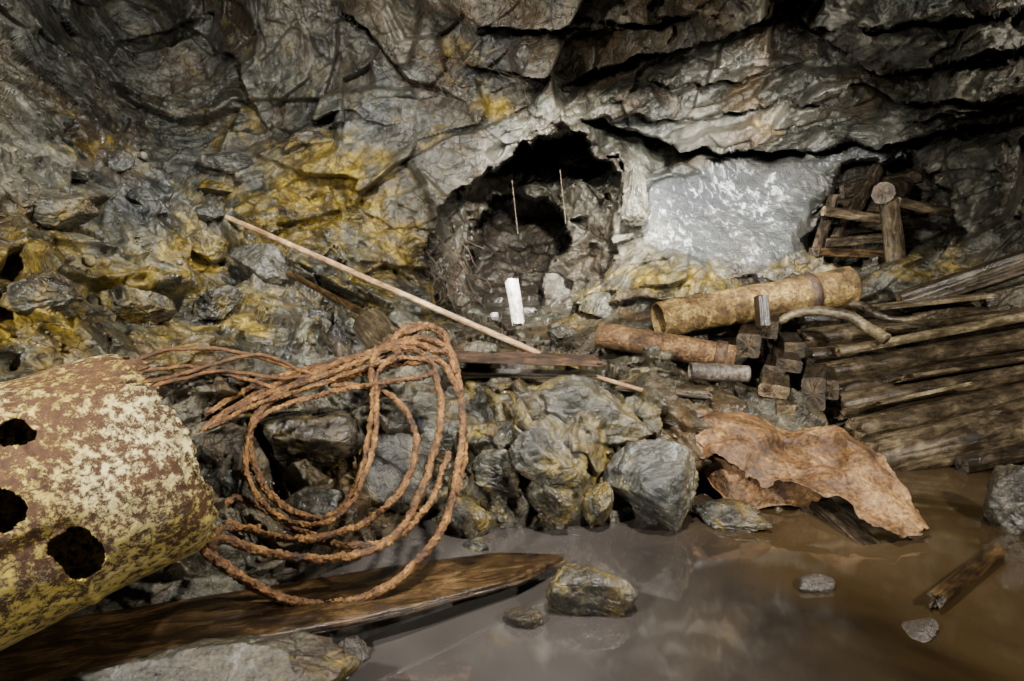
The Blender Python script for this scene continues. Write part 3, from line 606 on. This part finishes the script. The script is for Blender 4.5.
# ---------------------------------------------------------------- drum
ax=np.array([.70,.60,.2]); ax/=np.linalg.norm(ax); cen=P(172,445,1.8); r=.304
e2=np.array([0,0,1.])-ax[2]*ax; e2/=np.linalg.norm(e2); e1=np.cross(e2,ax)
nu,nv=260,420; u=np.linspace(0,.9,nu); ph=np.arange(nv)*2*PI/nv
UU,PH=np.meshgrid(u,ph,indexing='ij'); uf=UU.ravel(); pf=PH.ravel()
def drad(pf,uf):
    core=np.c_[np.cos(pf)*1.2,np.sin(pf)*1.2,uf*2.2]
    rr=r*(1+.035*fbm(core,1.3,2,77)+.08*facet(core,.7,78,.8,.3,12)/.7*.6+.005*fbm(core,9,3,12))
    rr=rr+.006*np.exp(-((uf-.30)/.010)**2)+.006*np.exp(-((uf-.6)/.010)**2)
    return rr*(1-.07*np.exp(-(uf/.03)**2)), np.exp(-uf/.08)*.009*fbm(np.c_[np.cos(pf)*3,np.sin(pf)*3,0*pf],1.4,4,5,.6)
rr,sh_=drad(pf,uf)
top_=np.exp(-((pf-1.75)/.5)**2); cut=top_*(.08+.055*fbm(np.c_[pf*5,0*pf,0*pf],1,4,66,.8))
ue=uf+sh_+cut*np.exp(-uf/.2)
V=cen-np.outer(ue,ax)+np.outer(rr*np.cos(pf),e1)+np.outer(rr*np.sin(pf),e2)
k=np.arange(nu-1)[:,None]*nv;a=np.arange(nv)[None];b=(a+1)%nv
F=np.stack([k+a,k+b,k+nv+b,k+nv+a],-1).reshape(-1,4)
px_,py_,_=proj(V); nrm=np.outer(np.cos(pf),e1)+np.outer(np.sin(pf),e2); facing=((CAM-V)*nrm).sum(1)>0
pp=np.c_[px_,py_,0*px_]; qx_=px_+4.5*vn(pp,.055,3)+1.6*fbm(pp,.13,2,8); qy_=py_+4.5*vn(pp,.055,4)+1.6*fbm(pp,.13,2,9)
bad=np.zeros(len(V),bool)
for hx,hy,ha,hb,hr in ((14,433,21,11,0),(6,511,20,19,0),(76,552,29,22,-.35)):
    cx_,cy_=qx_-hx,qy_-hy; bad|=facing&(((cx_*math.cos(hr)-cy_*math.sin(hr))/ha)**2+((cx_*math.sin(hr)+cy_*math.cos(hr))/hb)**2<1)
F=F[~bad[F].any(1)]
used=np.unique(F); rm=np.full(len(V),-1); rm[used]=np.arange(len(used))
dr=empty('oil_drum',tuple(cen-ax*.4-np.array([0,0,.3]))); tag(dr,'rusty yellow painted drum with torn holes lying on its side at left','drum')
rimV=V[:nv].copy()
ob=mk('drum_shell',V[used],rm[F],M['drum'],dr,origin=tuple(cen)); md_=ob.modifiers.new('s','SOLIDIFY'); md_.thickness=.005; md_.offset=-1
hc=rimV.mean(0)-ax*.08; hd=[hc]; hf=[]
rh=rimV[::4]-ax*.08
for q in (.5,.985): hd+=list(hc+(rh-hc)*q)
nh=len(rh)
for i in range(nh):
    j=(i+1)%nh; hf+=[(0,1+i,1+j),(1+i,1+nh+i,1+nh+j,1+j)]
mk('drum_head',hd,hf,M['rustdark'],dr,origin=tuple(cen))
lo=[i for i in range(nv) if not(1.0<i*2*PI/nv<2.6)]; st=[i for i in lo if i*2*PI/nv>=2.6]+[i for i in lo if i*2*PI/nv<=1.0]
V,F=tube(rimV[st][::2],.007,10,0,.1,2,.003); mk('rim',V,F,M['drum'],dr,origin=tuple(cen))
# ---------------------------------------------------------------- crumpled sheet
def sheet(name,top,bot,mat,seed,nu=240,nv=110,amp=.03,par=None,bul=.06,rag=.03):
    def rs_(pts,n):
        q=np.array([P(*p) for p in pts])
        c=cat(q,.005); s2=np.r_[0,np.cumsum(np.linalg.norm(np.diff(c,axis=0),axis=1))]; t=np.linspace(0,s2[-1],n)
        return np.c_[[np.interp(t,s2,c[:,k]) for k in range(3)]].T
    a=rs_(top,nu);b=rs_(bot,nu); t=np.linspace(0,1,nv)[None,:,None]
    jg=rag*fbm(np.c_[np.arange(nu)*.04,np.zeros(nu),np.zeros(nu)],1,3,seed,.5)[:,None,None]
    S=a[:,None]*(1-t)+b[:,None]*t; n_=np.array([-.1,-.55,.8]); n_/=np.linalg.norm(n_)
    curl=.02*np.exp(-((1-t)/.1)**2)+.015*np.exp(-(t/.08)**2)
    S=S+n_*(bul*np.sin(PI*t)+curl)+(b-a)[:,None]*jg*np.where(t<.5,-1,1)*(np.abs(t-.5)*2)**3*2
    V=S.reshape(-1,3); d=facet(V,.3,seed,1.,.1,16)*amp*8+amp*.5*fbm(V,3.5,2,seed)+facet(V,.13,seed+5,1.,.1,22)*amp*6+.0015*fbm(V,30,3,seed)
    V=V+n_*d[:,None]
    V=V+.005*np.c_[fbm(V,11,2,seed+8),fbm(V,11,2,seed+9),fbm(V,11,2,seed+10)]
    ii=np.arange(nu*nv).reshape(nu,nv); F=np.stack([ii[:-1,:-1],ii[:-1,1:],ii[1:,1:],ii[1:,:-1]],-1).reshape(-1,4)
    # bites torn out of the edges
    tc=np.tile(np.linspace(0,1,nv),nu)[F].mean(1); uc=np.repeat(np.linspace(0,1,nu),nv)[F].mean(1); ed=np.minimum(np.minimum(tc,1-tc),np.minimum(uc,1-uc)*2)
    bite=.06*fbm(V[F].mean(1),16,3,seed+40,.6); F=F[ed>bite]
    us=np.unique(F); rmm=np.full(len(V),-1); rmm[us]=np.arange(len(us)); V=V[us]; F=rmm[F]
    o=mk(name,V,F,M[mat],par,origin=tuple(V.mean(0)*[1,1,0]+[0,0,V[:,2].min()])); m=o.modifiers.new('s','SOLIDIFY'); m.thickness=.004; return o
sh=empty('rusted_sheet',tuple(P(800,520,2.9))); tag(sh,'crumpled torn sheet of rusty metal lying over the water edge','metal sheet')
sheet('sheet_panel',[(686,416,3.25),(708,408,3.25),(748,413,3.25),(786,430,3.2),(826,426,3.15),(862,444,3.05),(890,469,2.92),(912,496,2.82),(932,526,2.72)],
 [(700,458,3.0),(724,472,2.95),(756,484,2.9),(792,490,2.86),(822,504,2.8),(850,516,2.75),(872,532,2.68),(892,545,2.62),(918,540,2.64)],'rust',3,par=sh)
sheet('folded_flap',[(696,444,3.05),(720,460,2.995),(750,472,2.945),(784,478,2.91),(824,492,2.85)],[(706,480,3.08),(720,498,3.0),(738,516,2.92),(770,508,2.96),(812,512,2.94)],'rust',9,120,80,.012,par=sh,bul=-.01,rag=.02)
sheet('torn_corner',[(668,420,3.2),(684,414,3.2),(700,412,3.2)],[(674,434,3.15),(690,438,3.1),(706,444,3.05)],'rust',12,40,30,.01,par=sh,bul=0,rag=.02)
T('timber_scrap','dark broken timber poking out of the water beneath the rusty sheet',(815,500,2.95),(888,565,2.55),.04,91,mat='wooddark',sec=(.11,.05),cat_='timber',rag=.06)
T('rusted_plate','long thin rusted plate lying flat along the top of the bank',(442,356,3.2),(606,361,3.25),.05,95,mat='rustdark',sec=(.36,.008),cat_='metal plate',rag=.08,endmat='rustdark',roll=rad(-2),grv=.02,caps=False)
T('board','dark board in shadow under the long rusted plate',(456,373,3.18),(598,375,3.24),.05,96,mat='wooddark',sec=(.12,.03),cat_='board',rag=.04)
# ---------------------------------------------------------------- roots
rr_=np.random.RandomState(8)
def walk(px,py,d,n,dx,dy,j):
    pts=[]
    for k in range(n):
        pts.append(P(px,py,min(d,sd(px,py)-.03))); px+=dx+rr_.normal()*j; py+=dy+rr_.normal()*j
    return cat(pts,.02)
Vs=[];Fs=[];off=0
for k in range(34):
    c=walk(rr_.uniform(425,465),rr_.uniform(225,285),4.6,6,rr_.uniform(1,7),rr_.uniform(2,9),3)
    V,F=tube(c,.0019,5,0,.1,k); Vs.append(V); Fs+= [tuple(i+off for i in f) for f in F]; off+=len(V)
o=mk('rootlets',np.vstack(Vs),Fs,M['root']); tag(o,'tangle of dry rootlets hanging at the left side of the tunnel mouth','roots',kind='stuff')
Vs=[];Fs=[];off=0
for k in range(18):
    c=walk(rr_.uniform(420,520),rr_.uniform(5,70),sd(470,40)-.03,6,rr_.uniform(-9,9),rr_.uniform(0,7),5)
    V,F=tube(c,.0018,5,0,.1,k); Vs.append(V); Fs+= [tuple(i+off for i in f) for f in F]; off+=len(V)
o=mk('rootlets',np.vstack(Vs),Fs,M['root']); tag(o,'fine dry rootlets clinging to the rock ceiling above the tunnel','roots',kind='stuff')
for k,(a,lb) in enumerate((((512,180),'thin root hanging straight down inside the tunnel, left one'),((560,170),'thin root hanging straight down inside the tunnel, right one'))):
    c=cat([P(a[0]+q*2,a[1]+q*18,5.1+.05*q) for q in range(4)],.02); V,F=tube(c,.0022,6); o=mk('hanging_root',V,F,M['root'],origin=tuple(V.max(0))); tag(o,lb,'root')
# ---------------------------------------------------------------- lights, camera
def area(loc,tgt,power,size,col=(1,1,1),spread=180):
    l=bpy.data.lights.new('lamp','AREA'); l.energy=power; l.size=size; l.color=col; l.spread=rad(spread)
    o=bpy.data.objects.new('unseen_light',l); C.objects.link(o); o.location=loc; o.rotation_euler=(Vector(tgt)-Vector(loc)).to_track_quat('-Z','Y').to_euler(); return o  # unseen light added outside the view, not a fixture in the mine
area((-1.8,.1,2.1),(-.4,3.0,.3),180,.1,(1,.975,.92))
area((2.6,.6,2.2),(1.2,4.3,.9),185,.1,(1,.97,.91))
area((.5,1.7,2.6),(.3,3.2,.2),95,.12,(1,.965,.9),125)
area((-.7,2.2,2.4),(-1.5,5.2,1.7),75,.1,(.98,.985,1),120)
area((.9,2.3,1.9),(1.85,5.2,1.5),66,.1,(1,1,1),50)  # added narrow beam to brighten the white slab
area((.4,1.9,2.2),(.4,6,1.1),115,.1,(1,.975,.92),34)  # added narrow beam to brighten the tunnel
w=bpy.data.worlds.new('w'); bpy.context.scene.world=w; w.use_nodes=True
w.node_tree.nodes['Background'].inputs[0].default_value=(.52,.52,.52,1); w.node_tree.nodes['Background'].inputs[1].default_value=.05
cd=bpy.data.cameras.new('camera'); cd.lens=22; cd.sensor_width=36; cd.clip_start=.05
co=bpy.data.objects.new('camera',cd); C.objects.link(co); co.location=(0,0,1.3); co.rotation_euler=(rad(80),0,0)
bpy.context.scene.camera=co
